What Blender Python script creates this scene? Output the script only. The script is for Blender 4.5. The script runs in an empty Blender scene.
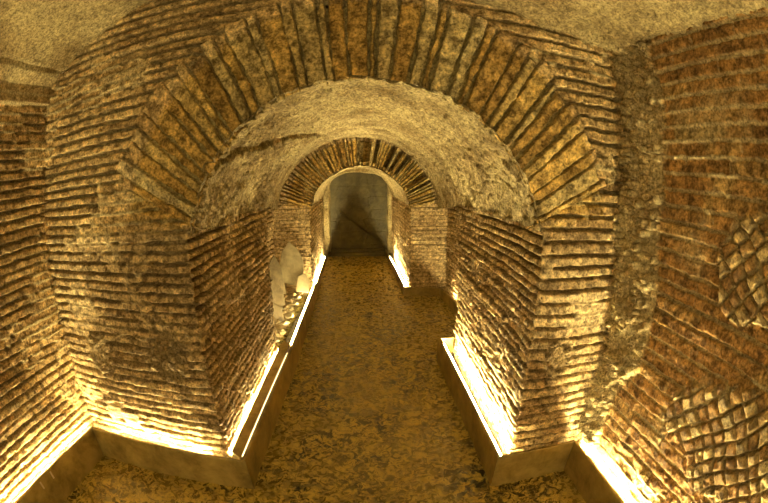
import bpy, math, random
import numpy as np
from mathutils import Vector

random.seed(7)
SC = bpy.context.scene
COL = SC.collection

# ------------------------------------------------------------------ noise
def _hash(ix, iy, iz, seed):
    h = (ix.astype(np.int64) * 374761393 + iy.astype(np.int64) * 668265263 + iz.astype(np.int64) * 2147483647 + seed * 144665) & 0xFFFFFFFF
    h = ((h ^ (h >> 13)) * 1274126177) & 0xFFFFFFFF
    h = ((h ^ (h >> 16)) * 2246822519) & 0xFFFFFFFF
    h = h ^ (h >> 15)
    return (h & 0xFFFFFF) / float(0xFFFFFF)

def h1(i, j=0, seed=0):
    i = np.asarray(i); j = np.asarray(j) + np.zeros_like(i)
    return _hash(i, j, np.zeros_like(i), seed)

def noise(x, y, z=0.0, seed=0):
    x = np.asarray(x, float); y = np.asarray(y, float) + 0 * x; z = np.asarray(z, float) + 0 * x
    xi, yi, zi = np.floor(x), np.floor(y), np.floor(z)
    fx, fy, fz = x - xi, y - yi, z - zi
    fx, fy, fz = [f * f * (3 - 2 * f) for f in (fx, fy, fz)]
    r = 0
    for a in (0, 1):
        for b in (0, 1):
            for c in (0, 1):
                w = (fx if a else 1 - fx) * (fy if b else 1 - fy) * (fz if c else 1 - fz)
                r = r + w * _hash(xi + a, yi + b, zi + c, seed)
    return r * 2 - 1

def fbm(x, y, z=0.0, o=4, seed=0, g=0.5):
    r = 0; a = 1; f = 1; t = 0
    for k in range(o):
        r = r + a * noise(x * f, y * f, np.asarray(z) * f, seed + k * 17); t += a
        a *= g; f *= 2.03
    return r / t

def worley(x, y, seed=0, jit=0.8):
    """F1, F2 and the id of the nearest cell"""
    xi, yi = np.floor(x), np.floor(y)
    f1 = np.full(np.shape(x), 9.0); f2 = f1.copy(); cid = np.zeros(np.shape(x))
    for a in (-1, 0, 1):
        for b in (-1, 0, 1):
            cx, cy = xi + a, yi + b
            px = cx + .5 + jit * (h1(cx, cy, seed) - .5); py = cy + .5 + jit * (h1(cx, cy, seed + 5) - .5)
            d = np.hypot(px - x, py - y)
            m = d < f1
            f2 = np.where(m, f1, np.minimum(f2, d)); f1 = np.where(m, d, f1)
            cid = np.where(m, h1(cx, cy, seed + 9), cid)
    return f1, f2, cid

def sstep(a, b, x):
    t = np.clip((x - a) / (b - a), 0, 1)
    return t * t * (3 - 2 * t)

# ------------------------------------------------------------------ surface patterns: return height, brick mask, random tone
_rows = {}
def rows(ch, seed):
    k = (ch, seed)
    if k not in _rows:
        rg = np.random.RandomState(seed)
        _rows[k] = np.concatenate([[-1.0], -1.0 + np.cumsum(ch * (1 + .16 * (rg.rand(140) - .5)))])
    return _rows[k]

def bricks(u, z, ch=.056, L=.40, seed=1, jw=.011, depth=.045, wear=.5, slack=.008, vj=.22):
    zz = z + slack * noise(u * 1.3, z * 1.1, seed=seed) + .0035 * noise(u * 9, z * 6, seed=seed + 1)
    e = rows(ch, seed); r = np.clip(np.searchsorted(e, zz) - 1, 0, len(e) - 2)
    dz0 = zz - e[r]; dz1 = e[r + 1] - zz
    dz = np.minimum(dz0, dz1)
    uu = u / L + h1(r, 3, seed) * 3.1 + .02 * noise(z * 40, u * 3, seed=seed + 3)
    i = np.floor(uu)
    j0 = i + .45 * (h1(i, r, seed + 4) - .5); j1 = i + 1 + .45 * (h1(i + 1, r, seed + 4) - .5)
    below = uu < j0; above = uu > j1
    bi = np.where(below, i - 1, np.where(above, i + 1, i))
    du = np.minimum(np.abs(uu - j0), np.abs(uu - j1)) * L
    rnd = h1(bi, r, seed + 7); rn2 = h1(bi, r, seed + 8)
    rag = .0065 * fbm(u * 38, z * 60, o=3, seed=seed + 11)
    d = np.minimum(dz - jw * .55, du - jw * vj + .004) + rag
    m = sstep(-.002, .006, d)
    smear = sstep(.12, .5, fbm(u * 2.3, z * 3.2, o=3, seed=seed + 13) + .25 * noise(u * 22, z * 16, seed=seed + 14))      # mortar smeared over the joints
    mort = -depth * (.95 - .9 * sstep(.35, .8, smear)) + .008 * sstep(.7, 1, smear) + .003 * fbm(u * 70, z * 70, o=2, seed=seed + 12)
    tilt = (dz1 / (dz0 + dz1 + 1e-9) - .5) * .004
    rowoff = (h1(r, 11, seed) - .5) * .010
    face = (rnd - .6) * .010 + rowoff + tilt * 2 + .0075 * fbm(u * 24, z * 30, o=3, seed=seed + 15)
    miss = (rn2 > .965)
    face = np.where(miss, -.012, face)
    worn = sstep(.28, .5, fbm(u * 3.1 + 9, z * 3.7, o=3, seed=seed + 16)) * wear
    h = mort * (1 - m) + face * m
    f1, f2, _ = worley(u * 32, z * 38, seed + 20)
    rough = -.004 + .012 * (f2 - f1) + .007 * fbm(u * 30, z * 30, o=3, seed=seed + 18)
    h = h * (1 - worn) + rough * worn
    h = h + .010 * noise(u * 1.7, z * 1.9, seed=seed + 19)
    return h, (m * (1 - .8 * worn)), .25 + .5 * rnd + .25 * (smear - .5)

def netting(u, z, s=.088, seed=3):
    """diamond set square stones"""
    a = (u + z) / s + .30 * noise(u * 6, z * 6, seed=seed) + .10 * noise(u * 20, z * 20, seed=seed); b = (u - z) / s + .30 * noise(u * 6, z * 6, seed=seed + 1) + .10 * noise(u * 20, z * 20, seed=seed + 6)
    ia, ib = np.floor(a), np.floor(b)
    d = np.minimum(np.minimum(a - ia, ia + 1 - a), np.minimum(b - ib, ib + 1 - b)) * s + .005 * fbm(u * 50, z * 50, o=2, seed=seed + 3)
    m = sstep(.004, .013, d + .004 * noise(u * 15, z * 15)); rnd = h1(ia, ib, seed + 2)
    h = -.022 * (1 - m) + m * (.002 + .012 * rnd + .006 * fbm(u * 30, z * 30, o=3, seed=seed + 4)) + .012 * noise(u * 3, z * 3, seed=seed)
    return h, m * .9, .1 + .9 * rnd

def rubble_mortar(u, z, seed=5, amp=1.0):
    f1, f2, cid = worley(u * 21 + .6 * noise(u * 9, z * 9, seed=seed), z * 25, seed)
    st = sstep(.03, .22, f2 - f1) * (cid > .35)
    h = amp * (.030 * st * (cid) + .024 * fbm(u * 9, z * 9, o=5, seed=seed + 1, g=.6) + .006 * fbm(u * 60, z * 60, o=2, seed=seed + 2))
    return h, .3 * st, .5 + cid * .5

def lerp(a, b, t): return tuple(x * (1 - t) + y * t for x, y in zip(a, b))

# ------------------------------------------------------------------ materials
def nt(name):
    m = bpy.data.materials.new(name); m.use_nodes = True
    t = m.node_tree; t.nodes.clear()
    o = t.nodes.new('ShaderNodeOutputMaterial'); b = t.nodes.new('ShaderNodeBsdfPrincipled')
    t.links.new(b.outputs[0], o.inputs[0])
    return m, t, b

def N(t, kind, **kw):
    n = t.nodes.new(kind)
    for k, v in kw.items():
        if k.startswith('i_'): n.inputs[k[2:].replace('_', ' ')].default_value = v
        else: setattr(n, k, v)
    return n

def ramp(t, src, stops, interp='LINEAR'):
    r = t.nodes.new('ShaderNodeValToRGB'); r.color_ramp.interpolation = interp
    e = r.color_ramp.elements
    while len(e) > len(stops): e.remove(e[-1])
    while len(e) < len(stops): e.new(1)
    for k, (p, c) in enumerate(stops): e[k].position = p; e[k].color = (*c, 1)
    t.links.new(src, r.inputs[0]); return r.outputs[0]

def mix(t, f, a, b, mode='MIX'):
    n = t.nodes.new('ShaderNodeMix'); n.data_type = 'RGBA'; n.blend_type = mode
    for s, v in ((n.inputs[0], f), (n.inputs[6], a), (n.inputs[7], b)):
        if hasattr(v, 'is_output'): t.links.new(v, s)
        else: s.default_value = v if isinstance(v, (int, float)) else (*v, 1)
    return n.outputs[2]

def coord(t, scale=1.0):
    g = t.nodes.new('ShaderNodeNewGeometry')
    m = t.nodes.new('ShaderNodeMapping'); m.inputs['Scale'].default_value = (scale,) * 3 if isinstance(scale, (int, float)) else scale
    t.links.new(g.outputs['Position'], m.inputs[0]); return m.outputs[0]

def tex(t, sc, det=6, rough=.6, dist=0.0, vec=None):
    n = N(t, 'ShaderNodeTexNoise'); n.inputs['Scale'].default_value = sc; n.inputs['Detail'].default_value = det
    n.inputs['Roughness'].default_value = rough; n.inputs['Distortion'].default_value = dist
    t.links.new(vec or coord(t), n.inputs['Vector']); return n.outputs['Fac']

def bump(t, b, src, strength=.5, dist=.01):
    n = N(t, 'ShaderNodeBump'); n.inputs['Strength'].default_value = strength; n.inputs['Distance'].default_value = dist
    t.links.new(src, n.inputs['Height']); t.links.new(n.outputs[0], b.inputs['Normal'])

def masonry(name, stops, mortar, fine=.5, bs=.6):
    m, t, b = nt(name)
    am = N(t, 'ShaderNodeAttribute', attribute_name='brick'); ar = N(t, 'ShaderNodeAttribute', attribute_name='tone')
    bc = ramp(t, ar.outputs['Fac'], stops)
    n1 = tex(t, 24, 8, .72); n3 = tex(t, 85, 5, .7); n2 = tex(t, 3.0, 4, .6)
    bc = mix(t, .75, bc, ramp(t, n1, [(.39, (.12, .09, .06)), (.49, (.85, .85, .85)), (.63, (1.9, 1.85, 1.7))]), 'MULTIPLY')
    mc = mix(t, ramp(t, tex(t, 42, 5, .7), [(.38, (0, 0, 0)), (.60, (1, 1, 1))]), tuple(c * .5 for c in mortar), mortar)
    c = mix(t, am.outputs['Fac'], mc, bc)
    c = mix(t, .7, c, ramp(t, n3, [(.38, (.25, .22, .18)), (.5, (1, 1, 1)), (.62, (1.5, 1.5, 1.45))]), 'MULTIPLY')
    c = mix(t, fine, c, ramp(t, n2, [(.35, (.50, .42, .30)), (.6, (1.1, 1.08, 1))]), 'MULTIPLY')
    t.links.new(c, b.inputs['Base Color']); b.inputs['Roughness'].default_value = .9
    b.inputs['Specular IOR Level'].default_value = .2
    bump(t, b, tex(t, 60, 7, .8), bs, .018)
    return m

M = {}
OR = [(0, (.30, .20, .09)), (.3, (.45, .31, .14)), (.6, (.53, .38, .18)), (.85, (.60, .46, .24)), (1, (.44, .34, .18))]
M['wall'] = masonry('roman_brick', OR, (.44, .35, .18))
M['wall_warm'] = masonry('orange_brick', [(0, (.22, .125, .045)), (.4, (.38, .22, .08)), (.75, (.44, .31, .13)), (1, (.44, .34, .17))], (.66, .54, .30))
M['jamb'] = masonry('sandy_brick', [(0, (.34, .24, .12)), (.5, (.52, .39, .21)), (1, (.62, .49, .28))], (.34, .25, .12))
M['ring'] = masonry('voussoir_brick', [(0, (.32, .20, .06)), (.35, (.42, .27, .08)), (.6, (.48, .33, .11)), (.75, (.42, .32, .14)), (1, (.42, .34, .17))], (.42, .33, .14))
M['plaster'] = masonry('rough_plaster', [(0, (.30, .20, .09)), (.5, (.44, .34, .17)), (1, (.52, .42, .23))], (.46, .37, .19), .9, 1.0)

def floor_mat():
    m, t, b = nt('damp_earth_floor')
    w = tex(t, 2.2, 5, .6, .6)
    v = N(t, 'ShaderNodeTexVoronoi'); v.feature = 'DISTANCE_TO_EDGE'; v.inputs['Scale'].default_value = 26
    n = N(t, 'ShaderNodeTexNoise'); n.inputs['Scale'].default_value = 9; n.inputs['Detail'].default_value = 4
    co = coord(t); t.links.new(co, n.inputs['Vector'])
    ad = N(t, 'ShaderNodeMix'); ad.data_type = 'VECTOR'; ad.inputs[0].default_value = .12
    t.links.new(co, ad.inputs[4]); t.links.new(n.outputs['Color'], ad.inputs[5]); t.links.new(ad.outputs[1], v.inputs['Vector'])
    worm = ramp(t, tex(t, 21, 5, .65, 1.2), [(.44, (0, 0, 0)), (.54, (1, 1, 1))])
    big = ramp(t, w, [(.38, (0, 0, 0)), (.62, (1, 1, 1))])
    c = mix(t, worm, (.018, .013, .004), (.56, .40, .07))
    c = mix(t, ramp(t, v.outputs['Distance'], [(0, (0, 0, 0)), (.10, (1, 1, 1))]), mix(t, .5, c, (.06, .042, .012)), c)
    c = mix(t, ramp(t, tex(t, 6.5, 6, .7, 1.5), [(.42, (0, 0, 0)), (.5, (1, 1, 1))]), mix(t, .7, c, (.02, .015, .004)), c)
    c = mix(t, big, mix(t, .5, c, (.34, .245, .042)), c)
    t.links.new(c, b.inputs['Base Color'])
    t.links.new(ramp(t, worm, [(0, (.22,) * 3), (1, (.38,) * 3)]), b.inputs['Roughness'])
    b.inputs['Specular IOR Level'].default_value = .6
    bump(t, b, tex(t, 21, 5, .65, 1.2), .4, .012)
    return m
M['floor'] = floor_mat()

def simple(name, c1, c2, sc=8, rough=.6, bs=.3, stretch=None, spec=.4):
    m, t, b = nt(name)
    vec = coord(t, stretch) if stretch else coord(t)
    c = mix(t, ramp(t, tex(t, sc, 7, .65, .3, vec), [(.32, (0, 0, 0)), (.68, (1, 1, 1))]), c1, c2)
    t.links.new(c, b.inputs['Base Color']); b.inputs['Roughness'].default_value = rough; b.inputs['Specular IOR Level'].default_value = spec
    bump(t, b, tex(t, sc * 6, 5, .7), bs, .004)
    return m
M['board'] = simple('weathered_board', (.14, .095, .022), (.42, .30, .09), 7, .5, .35)
M['marble'] = simple('pale_marble', (.20, .16, .085), (.42, .35, .20), 9, .5, .2)
M['rubble'] = simple('broken_tufa', (.16, .11, .05), (.42, .33, .17), 14, .85, .6)
M['bed'] = simple('dusty_dark_bed', (.03, .02, .007), (.09, .065, .022), 12, .9, .5)
M['brown_slab'] = simple('brown_stone', (.07, .05, .022), (.19, .145, .07), 11, .7, .6)
M['metal'] = simple('dull_metal', (.55, .45, .25), (.75, .62, .38), 20, .35, .1)
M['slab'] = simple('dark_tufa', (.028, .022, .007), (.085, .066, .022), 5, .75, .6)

def emit(name, col, s):
    m = bpy.data.materials.new(name); m.use_nodes = True; t = m.node_tree; t.nodes.clear()
    o = t.nodes.new('ShaderNodeOutputMaterial'); e = t.nodes.new('ShaderNodeEmission')
    e.inputs[0].default_value = (*col, 1); e.inputs[1].default_value = s; t.links.new(e.outputs[0], o.inputs[0]); return m
LED = (1.0, .82, .40)

# ------------------------------------------------------------------ mesh helpers
def link(o, parent=None):
    COL.objects.link(o)
    if parent: o.parent = parent
    return o

def struct(o): o['kind'] = 'structure'; return o

def grid(name, P, mat, brick=None, tone=None, keep=None, flip=False, parent=None):
    """P: (n, m, 3) array of points; keep: (n-1, m-1) bool array"""
    n, m = P.shape[:2]
    idx = np.arange(n * m).reshape(n, m)
    q = np.stack([idx[:-1, :-1], idx[1:, :-1], idx[1:, 1:], idx[:-1, 1:]], -1)
    if flip: q = q[..., ::-1]
    q = q[keep] if keep is not None else q.reshape(-1, 4)
    V = P.reshape(-1, 3).astype(np.float32)
    used = np.zeros(n * m, bool); used[q.ravel()] = True
    rm = np.cumsum(used) - 1; q = rm[q]; V = V[used]
    me = bpy.data.meshes.new(name)
    me.vertices.add(len(V)); me.vertices.foreach_set('co', V.ravel())
    me.loops.add(q.size); me.loops.foreach_set('vertex_index', q.ravel().astype(np.int32))
    me.polygons.add(len(q)); me.polygons.foreach_set('loop_start', (np.arange(len(q)) * 4).astype(np.int32))
    me.polygons.foreach_set('loop_total', np.full(len(q), 4, np.int32))
    me.polygons.foreach_set('use_smooth', np.ones(len(q), bool))
    me.update(calc_edges=True)
    for nm, a in (('brick', brick), ('tone', tone)):
        if a is not None:
            at = me.attributes.new(nm, 'FLOAT', 'POINT'); at.data.foreach_set('value', np.broadcast_to(a, (n, m)).reshape(-1)[used].astype(np.float32))
    me.materials.append(mat)
    return link(bpy.data.objects.new(name, me), parent)

def poly(name, verts, faces, mat, parent=None, smooth=False, bevel=0):
    me = bpy.data.meshes.new(name); me.from_pydata([tuple(v) for v in verts], [], faces); me.update()
    import bmesh
    bm = bmesh.new(); bm.from_mesh(me); bmesh.ops.recalc_face_normals(bm, faces=bm.faces)
    if bevel:
        bmesh.ops.bevel(bm, geom=list(bm.edges), offset=bevel, segments=2, profile=.6, affect='EDGES')
    bm.to_mesh(me); bm.free()
    me.materials.append(mat)
    if smooth: me.polygons.foreach_set('use_smooth', np.ones(len(me.polygons), bool))
    return link(bpy.data.objects.new(name, me), parent)

def prism(name, quad, z0, z1, mat, parent=None, bevel=.002):
    n = len(quad)
    z0 = z0 if hasattr(z0, '__len__') else [z0] * n; z1 = z1 if hasattr(z1, '__len__') else [z1] * n
    v = [(x, y, z0[k]) for k, (x, y) in enumerate(quad)] + [(x, y, z1[k]) for k, (x, y) in enumerate(quad)]
    f = [list(range(n))[::-1], list(range(n, 2 * n))] + [[k, (k + 1) % n, n + (k + 1) % n, n + k] for k in range(n)]
    return poly(name, v, f, mat, parent, bevel=bevel)

def path_wall(name, pts, z0, z1, fun, mat, res=.006,  side=1, outer=(), round_=.02):
    """displaced wall standing on a plan polyline; fun(u, z) gives height, mask, tone; outer = indices of outside corners"""
    pts = np.array(pts, float); seg = np.hypot(*(pts[1:] - pts[:-1]).T); S = np.concatenate([[0], np.cumsum(seg)])
    s = np.concatenate([np.linspace(S[k], S[k + 1], max(2, int(seg[k] / res)), endpoint=False) for k in range(len(seg))] + [[S[-1]]])
    x = np.interp(s, S, pts[:, 0]); y = np.interp(s, S, pts[:, 1])
    k = np.clip(np.searchsorted(S, s, side='right') - 1, 0, len(seg) - 1)
    d = (pts[1:] - pts[:-1]) / seg[:, None]
    nn = np.stack([d[:, 1], -d[:, 0]], 1) * side
    n = nn[k]
    cd = np.full(len(s), 9.0)
    for c in outer:
        w = np.exp(-((s - S[c]) / .018) ** 2)[:, None] * .5
        avg = nn[c - 1] + nn[c]; other = np.where((s >= S[c])[:, None], nn[c - 1], nn[c])
        n = n * (1 - w) + other * w
        cd = np.minimum(cd, abs(s - S[c]))
    n = n / np.hypot(n[:, 0], n[:, 1])[:, None]
    z = np.linspace(z0, z1, max(2, int((z1 - z0) / (res * .62))))
    U, Z = np.meshgrid(s, z, indexing='ij')
    h, m, t = fun(U, Z)
    if len(outer):
        c = np.exp(-(cd / .012) ** 2)[:, None]
        h = h - round_ * np.exp(-(cd / .016))[:, None] * (.5 + .5 * noise(Z * 25, U * 3, seed=77))
    P = np.stack([x[:, None] + n[:, 0, None] * h, y[:, None] + n[:, 1, None] * h, Z], -1)
    return struct(grid(name, P, mat, m, t, flip=(side > 0)))

# ------------------------------------------------------------------ dimensions (metres; the passage runs along +Y, eye at 0, 0, 1.6)
YF = 1.49                       # face of the near arch
XL, XR = -.775, .755            # its jambs
CX, CR, CZ = -.010, .779, 1.251 # intrados circle
ZS = 1.40
WL, WR = -1.815, 1.205
YL2, YR2 = 2.90, 3.05           # far ends of the two jambs
Y2 = 5.0                        # face of the second arch
C2X, C2R, C2Z = -.090, .685, 1.092
YE = 7.8
VX = [-1.95, -1.815, -1.66, -1.39, -1.19, -.7, -.3, 0, .38, .85, 1.205, 1.35]
VZ = [2.16, 2.245, 2.367, 2.478, 2.546, 2.68, 2.66, 2.56, 2.42, 2.33, 2.29, 2.27]
def ztop(x): return np.interp(x, VX, VZ)
def wl_x(y): return WL - .085 * (YF - y)     # left wall of the near room leans outwards
def wr_x(y): return WR + .037 * (YF - y)

# ------------------------------------------------------------------ near room walls
def f_left(u, z):
    h, m, t = bricks(u, z, .052, .30, 11, wear=.35)
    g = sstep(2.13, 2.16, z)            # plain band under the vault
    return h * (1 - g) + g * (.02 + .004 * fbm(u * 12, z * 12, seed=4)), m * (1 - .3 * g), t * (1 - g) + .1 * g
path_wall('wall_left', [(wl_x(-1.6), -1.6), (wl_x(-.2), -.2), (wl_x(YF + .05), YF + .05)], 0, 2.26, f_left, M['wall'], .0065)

def f_right(u, z):
    y = YF + .05 - u
    h, m, t = bricks(y, z, .064, .24, 23, jw=.010, depth=.02, wear=.45)
    for (cy, cz, ry, rz) in ((.60, 1.40, .26, .21), (.50, .78, .42, .25)):
        e = ((y - cy) / ry) ** 2 + ((z - cz) / rz) ** 2 + .5 * fbm(y * 7, z * 7, o=2, seed=31)
        w = 1 - sstep(.75, .95, e)
        nh, nm, ntn = netting(y, z)
        h, m, t = h * (1 - w) + nh * w, m * (1 - w) + nm * w, t * (1 - w) + ntn * w
    w = sstep(1.17, 1.21, y + .05 * fbm(y * 5, z * 5, o=3, seed=33) - .10 * sstep(.9, .5, z))     # rubble core laid bare beside the arch
    rh, rm, rt = rubble_mortar(y, z, 35, 1.3)
    hole = .05 * (1 - sstep(.5, 1.2, np.hypot((y - 1.27) / .022, (z - .77) / .035)))
    top = .05 * (1 - sstep(.4, 1.3, np.hypot((y - 1.38) / .09, (z - 2.22) / .06)))
    h, m, t = h * (1 - w) + (rh * 1.3 - .014 - hole - top) * w, m * (1 - w) + rm * w, t * (1 - w) + rt * w
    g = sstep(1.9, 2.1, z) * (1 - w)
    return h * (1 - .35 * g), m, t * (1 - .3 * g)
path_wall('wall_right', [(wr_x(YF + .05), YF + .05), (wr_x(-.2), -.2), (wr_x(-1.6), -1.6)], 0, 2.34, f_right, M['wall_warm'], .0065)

# ------------------------------------------------------------------ near arch wall
def f_face(x, z):
    """x, z on the wall plane; horizontal courses outside the voussoirs"""
    h, m, t = bricks(x + 5, z, .0485, .34, 41, wear=.4)
    hr, mr, tr = bricks(x + 5, z, .057, .28, 43, wear=.3)
    w = (x > 0).astype(float)
    h, m, t = h * (1 - w) + hr * w, m * (1 - w) + mr * w, t * (1 - w) + tr * w
    for (cx, cz, rx, rz) in ((-1.50, .74, .11, .13), (-1.0, .78, .13, .14), (.93, .76, .09, .13)):   # patches where the facing is lost
        e = ((x - cx) / rx) ** 2 + ((z - cz) / rz) ** 2 + .7 * fbm(x * 9, z * 9, o=2, seed=45)
        p = 1 - sstep(.6, 1.0, e); rh, rm, rt = rubble_mortar(x, z, 47, 1.1)
        h, m, t = h * (1 - p) + (rh - .006) * p, m * (1 - p) + rm * p, t * (1 - p) + rt * p
    return h, m, t

def voussoirs(x, z, cx, cz, rcx, rcz, R, a0, n, lens, seed, jw=.0045):
    a = np.arctan2(z - rcz, x - rcx); r = np.hypot(x - cx, z - cz) - R
    k0 = (a - a0) / (math.pi - 2 * a0) * n
    k0 = k0 + .07 * noise(r * 7, a * 5, seed=seed) + .03 * noise(x * 30, z * 30, seed=seed)
    i = np.floor(k0)
    j0 = i + .6 * (h1(i, 1, seed) - .5); j1 = i + 1 + .6 * (h1(i + 1, 1, seed) - .5)
    i = np.where(k0 < j0, i - 1, np.where(k0 > j1, i + 1, i))
    j0 = i + .6 * (h1(i, 1, seed) - .5); j1 = i + 1 + .6 * (h1(i + 1, 1, seed) - .5)
    rr = np.hypot(x - rcx, z - rcz); wdt = (math.pi - 2 * a0) / n * rr
    d = np.minimum(k0 - j0, j1 - k0) * wdt
    L = lens(i, a)
    d = np.minimum(d, L - r + .004)
    rag = .007 * fbm(x * 35, z * 35, o=3, seed=seed + 2) - .002 + .004 * noise(x * 5, z * 5, seed=seed + 3)
    m = sstep(jw * .3, jw * 1.3, d + rag)
    inside = (r < L) & (i >= 0) & (i < n)
    rnd = h1(i, 5, seed)
    sm = sstep(.0, .45, fbm(x * 5, z * 5, o=3, seed=seed + 8))
    h = -.038 * (1 - m) * (1 - .75 * sm) + m * (.004 + (rnd - .4) * .016 + .010 * fbm(x * 22, z * 22, o=3, seed=seed + 4))
    return inside, h, m, rnd

def len1(i, a):
    return .365 + .06 * h1(i, 9, 51) + .05 * sstep(1.9, 2.6, a) - .03 * sstep(1.2, .6, a)
def f_arch(x, z):
    h, m, t = f_face(x, z)
    ins, vh, vm, vt = voussoirs(x, z, CX, CZ, CX, 1.05, CR, math.radians(26), 40, len1, 53)
    ins = ins & (z > 1.3)
    return np.where(ins, vh + .006, h), np.where(ins, vm, m), np.where(ins, vt, t)

# lower parts wrap round the jamb corners
def f_ll(u, z):
    x = u - 1.87                       # -1.87 .. -.775 on the face, then the jamb
    hf, mf, tf = f_face(x, z)
    hj, mj, tj = bricks(x + 5, z, .0455, .16, 61, jw=.012, depth=.045, wear=.15, vj=.3)
    w = sstep(XL - .005, XL + .03, x)
    return hf * (1 - w) + hj * w, mf * (1 - w) + mj * w, tf * (1 - w) + tj * w
wf = path_wall('wall_front_left', [(-1.87, YF), (XL, YF), (XL, YL2), (-1.33, YL2)], 0, ZS, f_ll, M['jamb'], .006, 1, (1, 2))

def f_rl(u, z):
    x = 1.26 - u
    hf, mf, tf = f_face(x, z)
    hj, mj, tj = bricks(u + 5, z, .0455, .17, 67, jw=.012, depth=.045, wear=.15, vj=.3)
    w = sstep(XR + .005, XR - .03, x)
    return hf * (1 - w) + hj * w, mf * (1 - w) + mj * w, tf * (1 - w) + tj * w
path_wall('wall_front_right', [(1.26, YF), (XR, YF), (XR, YR2), (1.30, YR2)], 0, ZS, f_rl, M['jamb'], .006, -1, (1, 2))

def face_grid(name, x0, x1, z0, z1, y, fun, mat, cx, cz, R, a_min, zt, res=.006):
    X, Z = np.meshgrid(np.linspace(x0, x1, int((x1 - x0) / res)), np.linspace(z0, z1, int((z1 - z0) / (res * .62))), indexing='ij')
    h, m, t = fun(X, Z)
    r = np.hypot(X - cx, Z - cz); a = np.arctan2(Z - cz, X - cx)
    bad = ((r < R) & (a > a_min) & (a < math.pi - a_min)) | (Z > zt(X))
    keep = ~bad[:-1, :-1] & ~bad[1:, 1:]
    return struct(grid(name, np.stack([X, y - h, Z], -1), mat, m, t, keep, flip=True))
def ring_grid(name, cx, cz, R0, R1, a0, y, fun, mat, res=.006, zt=None, lip=.012):
    r = np.linspace(R0, R1, int((R1 - R0) / res)); a = np.linspace(a0, math.pi - a0, int(R1 * math.pi / res * 1.6))
    A, Rr = np.meshgrid(a, r, indexing='ij')
    X = cx + Rr * np.cos(A); Z = cz + Rr * np.sin(A)
    h, m, t = fun(X, Z)
    h = h - lip * np.exp(-((Rr - R0) / .012))
    Y = y - h
    keep = None
    if zt is not None:
        k = Z <= zt(X) + .03; keep = k[:-1, :-1]
    return struct(grid(name, np.stack([X, Y, Z], -1), mat, m, t, keep, flip=True))
face_grid('wall_front_upper', -1.87, 1.26, ZS, 2.72, YF, f_arch, M['wall'], CX, CZ, CR + .33, math.radians(13), lambda x: ztop(x) + .03)
ring_grid('trim_1', CX, CZ, CR - .028, CR + .35, math.radians(10.5), YF, f_arch, M['ring'], zt=ztop)

# ------------------------------------------------------------------ vault of the near room
def vault_room():
    # profile by arc length
    xs = np.linspace(VX[0], VX[-1], 600); zs = ztop(xs)
    k = np.ones(41) / 41; zp = np.convolve(np.pad(zs, 20, 'edge'), k, 'valid'); zs = np.where(abs(xs - xs[0]) < .05, zs, zp)
    s = np.concatenate([[0], np.cumsum(np.hypot(np.diff(xs), np.diff(zs)))])
    n = int(s[-1] / .009); q = np.linspace(0, s[-1], n)
    px, pz = np.interp(q, s, xs), np.interp(q, s, zs)
    tx, tz = np.gradient(px), np.gradient(pz); l = np.hypot(tx, tz); nx, nz = tz / l, -tx / l
    y = np.concatenate([np.linspace(-1.6, 0, 60), np.linspace(.01, YF + .02, 165)])
    Q, Y = np.meshgrid(q, y, indexing='ij')
    X = px[:, None] + 0 * Y; lean = -.085 * (YF - Y) * np.clip(-(X + .3) / 1.5, 0, 1) + .037 * (YF - Y) * np.clip(X / 1.2, 0, 1)
    h = .024 * fbm(Q * 2.5, Y * 2.5, o=6, seed=81, g=.6) + .005 * fbm(Q * 25, Y * 25, o=3, seed=82)
    h = h + .012 * sstep(.02, .0, abs(X + 1.67 + .02 * noise(Y * 3, 0 * Y)))     # ridge line along the vault
    h = h - .028 * (1 - sstep(.006, .016, abs(X + 1.705 + .008 * noise(Y * 3, 0 * Y))))
    edge = sstep(YF - .10, YF - .02, Y)
    h = h + .012 * edge * noise(Q * 16, Y * 9, seed=83)
    rr = sstep(.3, .9, X); rh, rm, rt = rubble_mortar(Q, Y, 85, .8); h = h + .7 * rh * rr
    hole = 1 - sstep(.3, 1.2, np.hypot((X - 1.05) / .10, (Y - 1.40) / .07) + .3 * noise(Q * 20, Y * 20))
    h = h - .05 * hole
    P = np.stack([X + lean + nx[:, None] * h, Y, pz[:, None] + nz[:, None] * h], -1)
    return struct(grid('ceiling', P, M['plaster'], 0.3 + 0 * Q, .5 + 1.1 * fbm(Q * 2.5, Y * 1.1, o=4, seed=84), flip=False))
vault_room()

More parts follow.
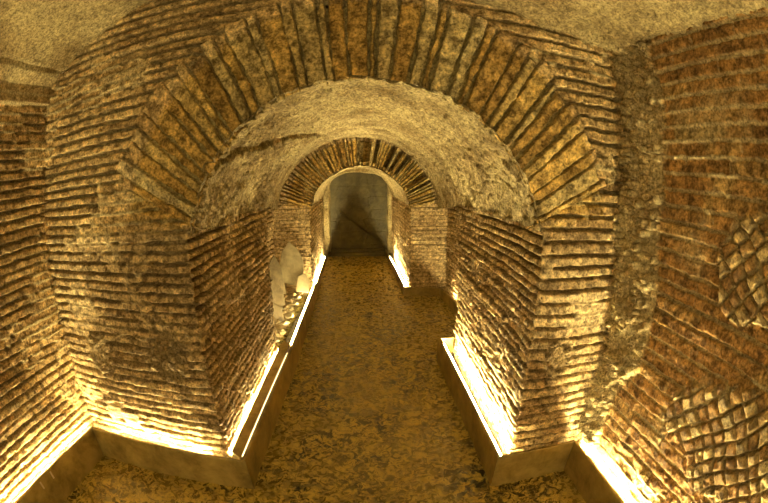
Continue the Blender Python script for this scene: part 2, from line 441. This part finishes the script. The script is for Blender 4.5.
# ------------------------------------------------------------------ rough plaster vaults of the passage
def vault(name, secs, seed, res=.008, amp=1.0, mat=None, jag=.012, low=.03):
    """secs: list of (y, cx, half width, spring z, crown z)"""
    ys = np.array([q[0] for q in secs]); n = int((ys[-1] - ys[0]) / res)
    y = np.linspace(ys[0], ys[-1], n)
    cx, a, zs, zc = [np.interp(y, ys, [q[k] for q in secs]) for k in (1, 2, 3, 4)]
    hh = zc - zs; R = (a * a + hh * hh) / (2 * hh); cz = zc - R
    th0 = np.arctan2(zs - cz, a)
    v = np.linspace(0, 1, int(2.4 * a.max() / res))
    V, Y = np.meshgrid(v, y, indexing='ij')
    TH = math.pi - th0[None] - V * (math.pi - 2 * th0[None]) + 0 * Y
    s = V * 2.6 * a[None]
    f1, f2, cid = worley(s * 14 + .8 * noise(s * 6, Y * 6, seed=seed), Y * 17, seed + 3)
    st = sstep(.05, .35, f2 - f1)
    h = amp * (.030 * fbm(s * 4, Y * 4, o=6, seed=seed, g=.62) + .014 * st * cid + .008 * fbm(s * 38, Y * 38, o=3, seed=seed + 6))
    scar = 1 - sstep(.3, 1.1, abs(s - .28 - .25 * (Y - ys[0])) / .035 + .8 * fbm(s * 12, Y * 12, o=2, seed=seed + 8)) if seed == 91 else 0
    h = h - .03 * scar + .014 * (1 - sstep(0, .05, Y - ys[0]))
    X = cx[None] + (R[None] - h - .006) * np.cos(TH); Z = cz[None] + (R[None] - h - .006) * np.sin(TH)
    Yj = Y + jag * fbm(s * 16, 0 * Y, o=3, seed=seed + 7) * (1 - sstep(0, .05, Y - ys[0]))
    tone = .5 + .5 * fbm(s * 3, Y * 3, o=4, seed=seed + 5)
    return struct(grid(name, np.stack([X, Yj, Z], -1), mat or M['plaster'], .25 * st, tone, flip=True))
vault('ceiling_passage', [(YF - .03, CX, .770, 1.385, 2.030), (2.9, CX, .770, 1.385, 2.045), (Y2 + .03, -.13, 1.095, 1.18, 2.145)], 91)
vault('ceiling_far', [(Y2 - .02, C2X, .655, 1.225, 1.765), (YE + .05, -.19, .70, 1.22, 1.80)], 95, .011, .8)
def flat(name, pts, mat):
    return struct(poly(name, pts, [list(range(len(pts)))], mat))
flat('ceiling_recess_left', [(-.80, YL2 + .01, 1.43), (-1.25, Y2, 1.43), (-1.40, Y2, 1.43), (-1.40, YL2 + .01, 1.43)], M['plaster'])
flat('ceiling_recess_right', [(.80, YR2 - .1, 1.43), (1.0, Y2, 1.43), (1.40, Y2, 1.43), (1.40, YR2 - .1, 1.43)], M['plaster'])

# ------------------------------------------------------------------ recess walls and second arch
path_wall('wall_recess_left', [(-1.33, YL2 - .03), (-1.27, Y2 + .05)], 0, 1.5, lambda u, z: bricks(u, z, .06, .25, 101), M['jamb'], .009)
path_wall('wall_recess_right', [(1.07, Y2 + .05), (1.22, YR2 - .03)], 0, 1.5, lambda u, z: bricks(u, z, .055, .2, 103), M['jamb'], .008)
def f2(x, z): 
    h, m, t = bricks(x + 7, z, .050, .28, 111, jw=.006, depth=.012, wear=.15)
    g = (1 - sstep(.004, .012, abs(z - .95))) * (x > 0)
    return h - .012 * g, m, t
def f2_arch(x, z):
    h, m, t = f2(x, z)
    ins, vh, vm, vt = voussoirs(x, z, C2X, C2Z, C2X, 1.02, C2R, math.radians(13), 52, lambda i, a: .355 + .03 * h1(i, 3, 5) + .08 * sstep(1.9, 2.7, a), 57, jw=.007)
    a = np.arctan2(z - 1.02, x - C2X)
    n = 52; i = np.floor((a - math.radians(13)) / (math.pi - math.radians(26)) * n)
    lost = ins & (h1(i, 2, 57) < .5) & (a > .5) & (a < 1.75) & (np.hypot(x - C2X, z - C2Z) > C2R + .03)
    vh = np.where(lost, -.22, vh * 1.3)
    ins = ins & (z > 1.2)
    return np.where(ins, vh + .006, h), np.where(ins, vm, m), np.where(ins, vt, t)
def f_2l(u, z):
    x = u - 1.36
    hf, mf, tf = f2(x, z)
    hj, mj, tj = bricks(x + 5, z, .055, .14, 113, jw=.014, depth=.05, wear=.2)
    w = sstep(-.757, -.72, x)
    return hf * (1 - w) + hj * w, mf * (1 - w) + mj * w, tf * (1 - w) + tj * w
path_wall('wall_second_arch_left', [(-1.36, Y2), (-.752, Y2), (-.88, YE + .1)], 0, 1.24, f_2l, M['jamb'], .009, 1, (1,))
def f_2r(u, z):
    x = 1.15 - u
    hf, mf, tf = f2(x, z)
    hj, mj, tj = bricks(u + 5, z, .055, .14, 117, jw=.014, depth=.05, wear=.2)
    w = sstep(.577, .545, x)
    return hf * (1 - w) + hj * w, mf * (1 - w) + mj * w, tf * (1 - w) + tj * w
path_wall('wall_second_arch_right', [(1.15, Y2), (.572, Y2), (.50, YE + .1)], 0, 1.24, f_2r, M['jamb'], .009, -1, (1,))
face_grid('wall_second_arch_upper', -1.36, 1.15, 1.24, 2.30, Y2, f2_arch, M['jamb'], C2X, C2Z, C2R + .30, math.radians(10), lambda x: 2.3 + 0 * x, .008)
ring_grid('trim_2', C2X, C2Z, C2R - .025, C2R + .32, math.radians(8), Y2, f2_arch, M['ring'], .007)

# ------------------------------------------------------------------ blocked far end
def far_end():
    X, Z = np.meshgrid(np.linspace(-1.05, .75, 220), np.linspace(0, 2.0, 260), indexing='ij')
    cx, a = -.165, .585
    top = 1.42 + .27 * np.sqrt(np.clip(1 - (np.abs((X - cx) / a)) ** 2.4, 0, 1))     # head of the blocked opening
    ins = sstep(.015, -.015, np.abs(X - cx) - a + .012 * noise(Z * 6, X)) * sstep(.015, -.015, Z - top + .012 * noise(X * 6, Z))
    h = .02 * fbm(X * 6, Z * 6, o=5, seed=135) + .012 * fbm(X * 30, Z * 30, o=2, seed=136) - .10 * ins
    keep = ~(ins > .97)[:-1, :-1]
    struct(grid('wall_back', np.stack([X, YE - .10 - h, Z], -1), M['plaster'], 0 * X, .5 + .5 * fbm(X * 4, Z * 4, o=3, seed=137), keep, flip=True))
    f1, f2_, cid = worley(X * 1.6, Z * 4.2, 131, .35)
    h = .008 * sstep(.03, .09, f2_ - f1) * (.4 + cid) + .02 * fbm(X * 3, Z * 3, o=5, seed=132) + .006 * fbm(X * 25, Z * 25, o=3, seed=134)
    d = abs((Z - .892) - (X + .545) * (.248 - .892) / (.327 + .545)) / 1.24      # slanting light streak shaped as a ridge on the slab
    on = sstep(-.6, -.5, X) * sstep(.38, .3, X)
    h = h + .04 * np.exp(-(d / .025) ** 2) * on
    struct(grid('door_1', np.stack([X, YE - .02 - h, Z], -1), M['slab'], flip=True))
far_end()
prism('trim_3', [(-.79, 7.56), (.37, 7.56), (.37, 7.68), (-.79, 7.68)], 0, .085, M['slab'], bevel=.01)['kind'] = 'structure'
prism('trim_4', [(-.74, 7.60), (.33, 7.60), (.33, 7.68), (-.74, 7.68)], .086, .15, M['slab'], bevel=.01)['kind'] = 'structure'

# ------------------------------------------------------------------ floor
def floor():
    def patch(x0, x1, y0, y1, res, nm):
        X, Y = np.meshgrid(np.linspace(x0, x1, int((x1 - x0) / res)), np.linspace(y0, y1, int((y1 - y0) / res)), indexing='ij')
        h = .012 * fbm(X * 2.3, Y * 2.3, o=3, seed=141) + .0065 * (1 - abs(fbm(X * 13, Y * 13, o=3, seed=142)) * 2.2) + .004 * fbm(X * 40, Y * 40, o=2, seed=143) - .008
        return struct(grid(nm, np.stack([X, Y, h], -1), M['floor']))
    patch(-2.15, 1.45, -1.6, 8.0, .0125, 'floor')
floor()

# ------------------------------------------------------------------ kerb boards with light strips behind
def off(p, q, d):
    """offset p->q to the left by d"""
    v = Vector((q[0] - p[0], q[1] - p[1])).normalized(); n = Vector((-v.y, v.x)); return n * d

def kerb(label, o0, o1, i0, i1, h0=.23, h1_=.23, ledge=None, th=.022, cap=False, clips=(), group=None):
    """o0, o1: outer foot of the board; i0, i1: the same ends on the wall. Bed between them."""
    root = bpy.data.objects.new('kerb', None); link(root)
    root['label'] = label; root['category'] = 'kerb'
    O0, O1, I0, I1 = map(Vector, (o0, o1, i0, i1))
    dd = (O1 - O0).normalized() * .002
    O0, I0, O1, I1 = O0 + dd, I0 + dd, O1 - dd, I1 - dd
    I0 = I0 + (O0 - I0).normalized() * .006; I1 = I1 + (O1 - I1).normalized() * .006
    a0 = O0 + (I0 - O0) * (th / (I0 - O0).length) * 1.0; a1 = O1 + (I1 - O1) * (th / (I1 - O1).length) * 1.0
    n = max(2, int((O1 - O0).length / .05))
    # slightly uneven board: built as a displaced box
    V = []; F = []
    sd = sum(map(ord, label)) % 97
    for k in range(n + 1):
        t = k / n
        po = O0.lerp(O1, t); pa = a0.lerp(a1, t); h = h0 + (h1_ - h0) * t
        w = .0035 * float(noise(np.array([k * .31]), np.array([0.0]), seed=sd)[0])
        w2 = .0035 * float(noise(np.array([k * .43]), np.array([0.0]), seed=sd + 1)[0])
        dr = (po - pa).normalized()
        p = po + dr * w; b = .006
        ring = [(p.x, p.y, -.02), (p.x + dr.x * .002, p.y + dr.y * .002, h * .5), (p.x, p.y, h - b + w2), (p.x - dr.x * b, p.y - dr.y * b, h + w2), (pa.x + dr.x * .002, pa.y + dr.y * .002, h + w2), (pa.x, pa.y, h - .004), (pa.x, pa.y, -.02)]
        V += ring
    m = 7
    for k in range(n):
        for j in range(m): F.append([k * m + j, k * m + (j + 1) % m, (k + 1) * m + (j + 1) % m, (k + 1) * m + j])
    F.append(list(range(m))[::-1]); F.append([n * m + j for j in range(m)])
    poly('board', V, F, M['board'], root)
    bed = prism('bed', [tuple(a0.lerp(I0, .02)), tuple(a1.lerp(I1, .02)), tuple(I1), tuple(I0)], 0.005, [h0 * .35, h1_ * .35, h1_ * .35, h0 * .35], M['bed'], root, 0)
    if cap:
        d = (O1 - O0).normalized() * .02
        prism('end_cap', [tuple(a1), tuple(a1 - d), tuple(I1 - d), tuple(I1)], 0, h1_ - .002, M['board'], root, .002)
    if ledge:
        s0, s1 = ledge
        L = lambda A, I, t: tuple(A.lerp(I, t))
        prism('ledge', [L(a0, I0, s0), L(a1, I1, s0), L(a1, I1, s1), L(a0, I0, s1)], [h0 - .07, h1_ - .07] * 1 + [h1_ - .07, h0 - .07], [h0 - .004, h1_ - .004, h1_ - .004, h0 - .004], M['board'], root, .002)
    for (t, z) in clips:
        c = O0.lerp(O1, t); dr = (O0 - a0).normalized(); al = (O1 - O0).normalized()
        q = [c + dr * .001 - al * .006, c + dr * .001 + al * .006, c + dr * .007 + al * .006, c + dr * .007 - al * .006]
        prism('clip', [tuple(x) for x in q], z - .05, z, M['metal'], root, .001)
        q = [c - dr * .03 - al * .006, c - dr * .03 + al * .006, c + dr * .007 + al * .006, c + dr * .007 - al * .006]
    return root

def strip(label, p0, p1, z0, z1, power, w=.012, group='warm light strips behind the kerbs'):
    P0, P1 = Vector(p0), Vector(p1); v = (P1 - P0).normalized(); n = Vector((-v.y, v.x)) * w / 2
    m = emit('warm_led', LED, power)
    root = bpy.data.objects.new('light_strip', None); link(root)
    root['label'] = label; root['category'] = 'light strip'; root['group'] = group
    prism('base', [tuple(P0 - n * 1.2), tuple(P1 - n * 1.2), tuple(P1 + n * 1.2), tuple(P0 + n * 1.2)], [z0 - .004, z1 - .004, z1 - .004, z0 - .004], [z0, z1, z1, z0], M['metal'], root, 0)
    prism('diffuser', [tuple(P0 - n), tuple(P1 - n), tuple(P1 + n), tuple(P0 + n)], [z0, z1, z1, z0], [z0 + .006, z1 + .006, z1 + .006, z0 + .006], m, root, 0)
    return root

PW = 900
# near room, left wall
kerb('brown kerb board along the left wall of the near room, with two pale metal clips', (wl_x(-.3) + .075, -.3), (-1.745, 1.385), (wl_x(-.3), -.3), (WL, YF), clips=((.70, .215), (.63, .215)))
strip('glowing strip at the foot of the brick wall on the left', (wl_x(-.3) + .044, -.3), (-1.776, 1.40), .19, .19, PW * .9)
# face of the near arch, left
kerb('brown kerb board under the brick face left of the near arch', (-1.745, 1.385), (-.652, 1.405), (WL, YF), (XL, YF))
strip('glowing strip at the foot of the arch face on the left', (-1.66, 1.419), (-.90, 1.437), .19, .19, PW * .75)
# left jamb, then on past the recess
kerb('long brown kerb board with a flat ledge beside the left jamb', (-.652, 1.405), (-.632, 2.95), (XL, YF), (XL, 2.95), ledge=(.14, .79))
strip('glowing strip at the foot of the left jamb of the near arch', (XL + .014, YF + .01), (XL + .014, YL2), .18, .18, PW * 1.5, .008)
strip('thin glowing line in the slot along the ledge of the left kerb', (-.6795, 1.45), (-.6605, 2.75), .2185, .2185, 5, .002)  # bright line along the ledge, drawn as a thin emitter
kerb('brown kerb board in front of the rubble-filled recess on the left', (-.632, 2.95), (-.69, 4.98), (-.80, 2.95), (-.80, 4.98), .23, .18)
strip('glowing strip in front of the broken slabs in the left recess', (-.674, 2.97), (-.732, 4.9), .19, .14, PW * .4, .012)
kerb('low brown kerb board along the left side of the far passage', (-.69, 4.98), (-.80, 7.65), (-.752, 5.03), (-.87, 7.65), .18, .12)
strip('glowing strip at the left foot of the far passage', (-.722, 5.05), (-.813, 7.15), .135, .085, PW * 1.9, .010)
# right side
kerb('tall brown kerb board along the right jamb of the near arch', (.655, 1.405), (.612, 3.02), (XR, YF), (XR, 3.02), cap=True)
strip('very bright strip at the foot of the right jamb of the near arch', (.688, YF - .04), (.650, 2.95), .19, .19, PW * 1.6)
kerb('short brown kerb board under the brick face right of the near arch', (1.125, 1.41), (.655, 1.405), (WR, YF), (XR, YF))
kerb('brown kerb board along the right wall of the near room', (wr_x(-.3) - .085, -.3), (1.125, 1.41), (wr_x(-.3), -.3), (WR, YF))
strip('glowing strip at the foot of the rough wall on the right', (wr_x(-.3) - .050, -.3), (1.158, 1.40), .19, .19, PW * 1.2)
kerb('brown kerb board in the dim recess on the right beyond the near jamb', (1.12, 3.1), (.98, 4.92), (1.21, 3.1), (1.07, 4.92), .2, .12)
strip('faint strip at the foot of the right recess', (1.165, 3.2), (1.05, 4.6), .15, .09, PW * .5)
kerb('short dark kerb board across the foot of the second arch, right pier', (.98, 4.92), (.49, 4.95), (1.07, 5.0), (.572, 5.0), .10, .12)
kerb('low brown kerb board along the right side of the far passage', (.49, 4.95), (.372, 7.65), (.572, 5.0), (.50, 7.65), .14, .12)
strip('bright strip at the right foot of the far passage', (.524, 5.06), (.428, 7.15), .10, .080, PW * 1.5, .010)

# ------------------------------------------------------------------ broken slabs and rubble in the left recess
def shard(name, outline, thick, loc, rot, mat, seed):
    """irregular broken plate: outline in its own plane, given a real thickness and worn edges"""
    rg = random.Random(seed); n = len(outline)
    V = [(x, 0 + rg.uniform(-.004, .004), z) for x, z in outline] + [(x * .97 + rg.uniform(-.01, .01), thick + rg.uniform(-.004, .004), z * .98 + rg.uniform(-.01, .01)) for x, z in outline]
    F = [list(range(n))[::-1], list(range(n, 2 * n))] + [[k, (k + 1) % n, n + (k + 1) % n, n + k] for k in range(n)]
    o = poly(name, V, F, mat, bevel=.007)
    o.location = loc; o.rotation_euler = rot
    return o
def slab(label, outline, th, loc, rot, seed):
    o = shard('marble_slab' if seed < 3 else 'stone_slab', outline, th, loc, rot, M['marble' if seed < 3 else 'brown_slab'], seed); o['label'] = label; o['category'] = 'stone slab'
slab('largest pale marble slab leaning back against the brick pier in the recess', [(-.15, 0), (.12, 0), (.20, .10), (.12, .34), (.02, .46), (-.13, .53), (-.19, .38)], .05, (-1.02, 4.62, .27), (math.radians(-14), math.radians(14), math.radians(-8)), 1)
slab('smaller pale slab propped beside the kerb, right of the largest slab', [(-.08, 0), (.08, 0), (.08, .15), (.0, .24), (-.09, .18)], .04, (-.815, 4.50, .20), (math.radians(-20), math.radians(12), math.radians(10)), 2)
slab('tall narrow brown slab leaning on the recess side wall behind the others', [(-.09, 0), (.10, 0), (.09, .38), (.02, .53), (-.07, .42)], .045, (-1.05, 4.24, .19), (math.radians(-14), 0, math.radians(38)), 3)
slab('grey-brown slab leaning on the side wall in the middle of the recess', [(-.12, 0), (.11, 0), (.12, .22), (.03, .36), (-.10, .30)], .045, (-.99, 3.86, .17), (math.radians(-16), 0, math.radians(42)), 4)
slab('nearest brown slab, propped behind the end of the left jamb', [(-.11, 0), (.08, 0), (.09, .14), (-.02, .24), (-.10, .19)], .045, (-.90, 3.48, .19), (math.radians(-18), 0, math.radians(45)), 5)

def lump(name, r, loc, seed, mat, squash=.6):
    import bmesh
    bm = bmesh.new(); bmesh.ops.create_icosphere(bm, subdivisions=3, radius=r)
    rg = random.Random(seed)
    pl = [(Vector((rg.gauss(0, 1), rg.gauss(0, 1), rg.gauss(0, 1))).normalized(), r * rg.uniform(.55, .85)) for _ in range(9)]
    for v in bm.verts:
        for nrm, d in pl:
            e = v.co.dot(nrm) - d
            if e > 0: v.co -= nrm * e
        v.co.z *= squash; v.co.x *= 1.2
    me = bpy.data.meshes.new(name); bm.to_mesh(me); bm.free(); me.materials.append(mat)
    o = link(bpy.data.objects.new(name, me)); o.location = loc; o.rotation_euler = (rg.uniform(-.3, .3), rg.uniform(-.3, .3), rg.uniform(0, 6)); return o
def fill():
    X, Y = np.meshgrid(np.linspace(-1.285, -.805, 54), np.linspace(2.95, 4.96, 200), indexing='ij')
    h = .17 - .03 * (Y - 2.9) / 2 + .06 * np.clip((-.85 - X) / .4, 0, 1) + .03 * fbm(X * 8, Y * 8, o=4, seed=151)
    g = grid('rubble_fill', np.stack([X, Y, h], -1), M['rubble'])
    g['kind'] = 'stuff'; g['label'] = 'loose crumbled masonry heaped in the recess behind the left kerb'; g['category'] = 'rubble'
fill()
rg = random.Random(3)
for k in range(26):
    y = 3.05 + 1.75 * (k / 25) + rg.uniform(-.04, .04); x = -.83 - (k % 3) * .10 + rg.uniform(-.02, .02); r = rg.uniform(.03, .05)
    o = lump('stone_fragment', r, (x, y, .195 - .03 * (y - 2.9) / 2 + .06 * max(0, (-.85 - x) / .4) + r * .25), 40 + k, M['marble'] if k % 3 == 0 else M['rubble'])
    o['label'] = 'broken stone fragment lying in the rubble between the slabs and the left kerb'; o['category'] = 'stone'; o['group'] = 'stone fragments in the left recess'

# ------------------------------------------------------------------ added fill light: warm ambient world and one unseen lamp
w = bpy.data.worlds.new('warm_ambient_fill'); SC.world = w; w.use_nodes = True
w.node_tree.nodes['Background'].inputs[0].default_value = (1.0, .82, .37, 1)
w.node_tree.nodes['Background'].inputs[1].default_value = 1.4
def lamp(x, y, z, e, size=.12):
    l = bpy.data.lights.new('unseen_fill_lamp', 'POINT'); l.energy = e; l.color = (1, .76, .40); l.shadow_soft_size = size
    o = bpy.data.objects.new('unseen_fill_lamp', l); COL.objects.link(o); o.location = (x, y, z)
lamp(.1, -.9, 2.2, 16)  # unseen lamp behind the camera, added as fill

# ------------------------------------------------------------------ camera: a fisheye lens
cam = bpy.data.cameras.new('camera'); cam.type = 'PANO'
co = bpy.data.objects.new('camera', cam); COL.objects.link(co); SC.camera = co
cam.sensor_width = 36; cam.sensor_fit = 'HORIZONTAL'
cam.panorama_type = 'FISHEYE_LENS_POLYNOMIAL'
cam.fisheye_fov = math.radians(178)
K = [0.0, 5.55507993e-02, 1.19752539e-04, -4.62748605e-06, 5.58306872e-07]
for k in range(5): setattr(cam, 'fisheye_polynomial_k%d' % k, -K[k])
co.location = (0, 0, 1.6)
co.rotation_euler = (math.pi / 2 - .19595, 0, -.04513)

SC.view_settings.view_transform = 'Standard'; SC.view_settings.look = 'None'
SC.view_settings.exposure = 0.0; SC.view_settings.gamma = 1; SC.view_settings.use_curve_mapping = False
SC.cycles.use_denoising = True
SC.cycles.max_bounces = 6
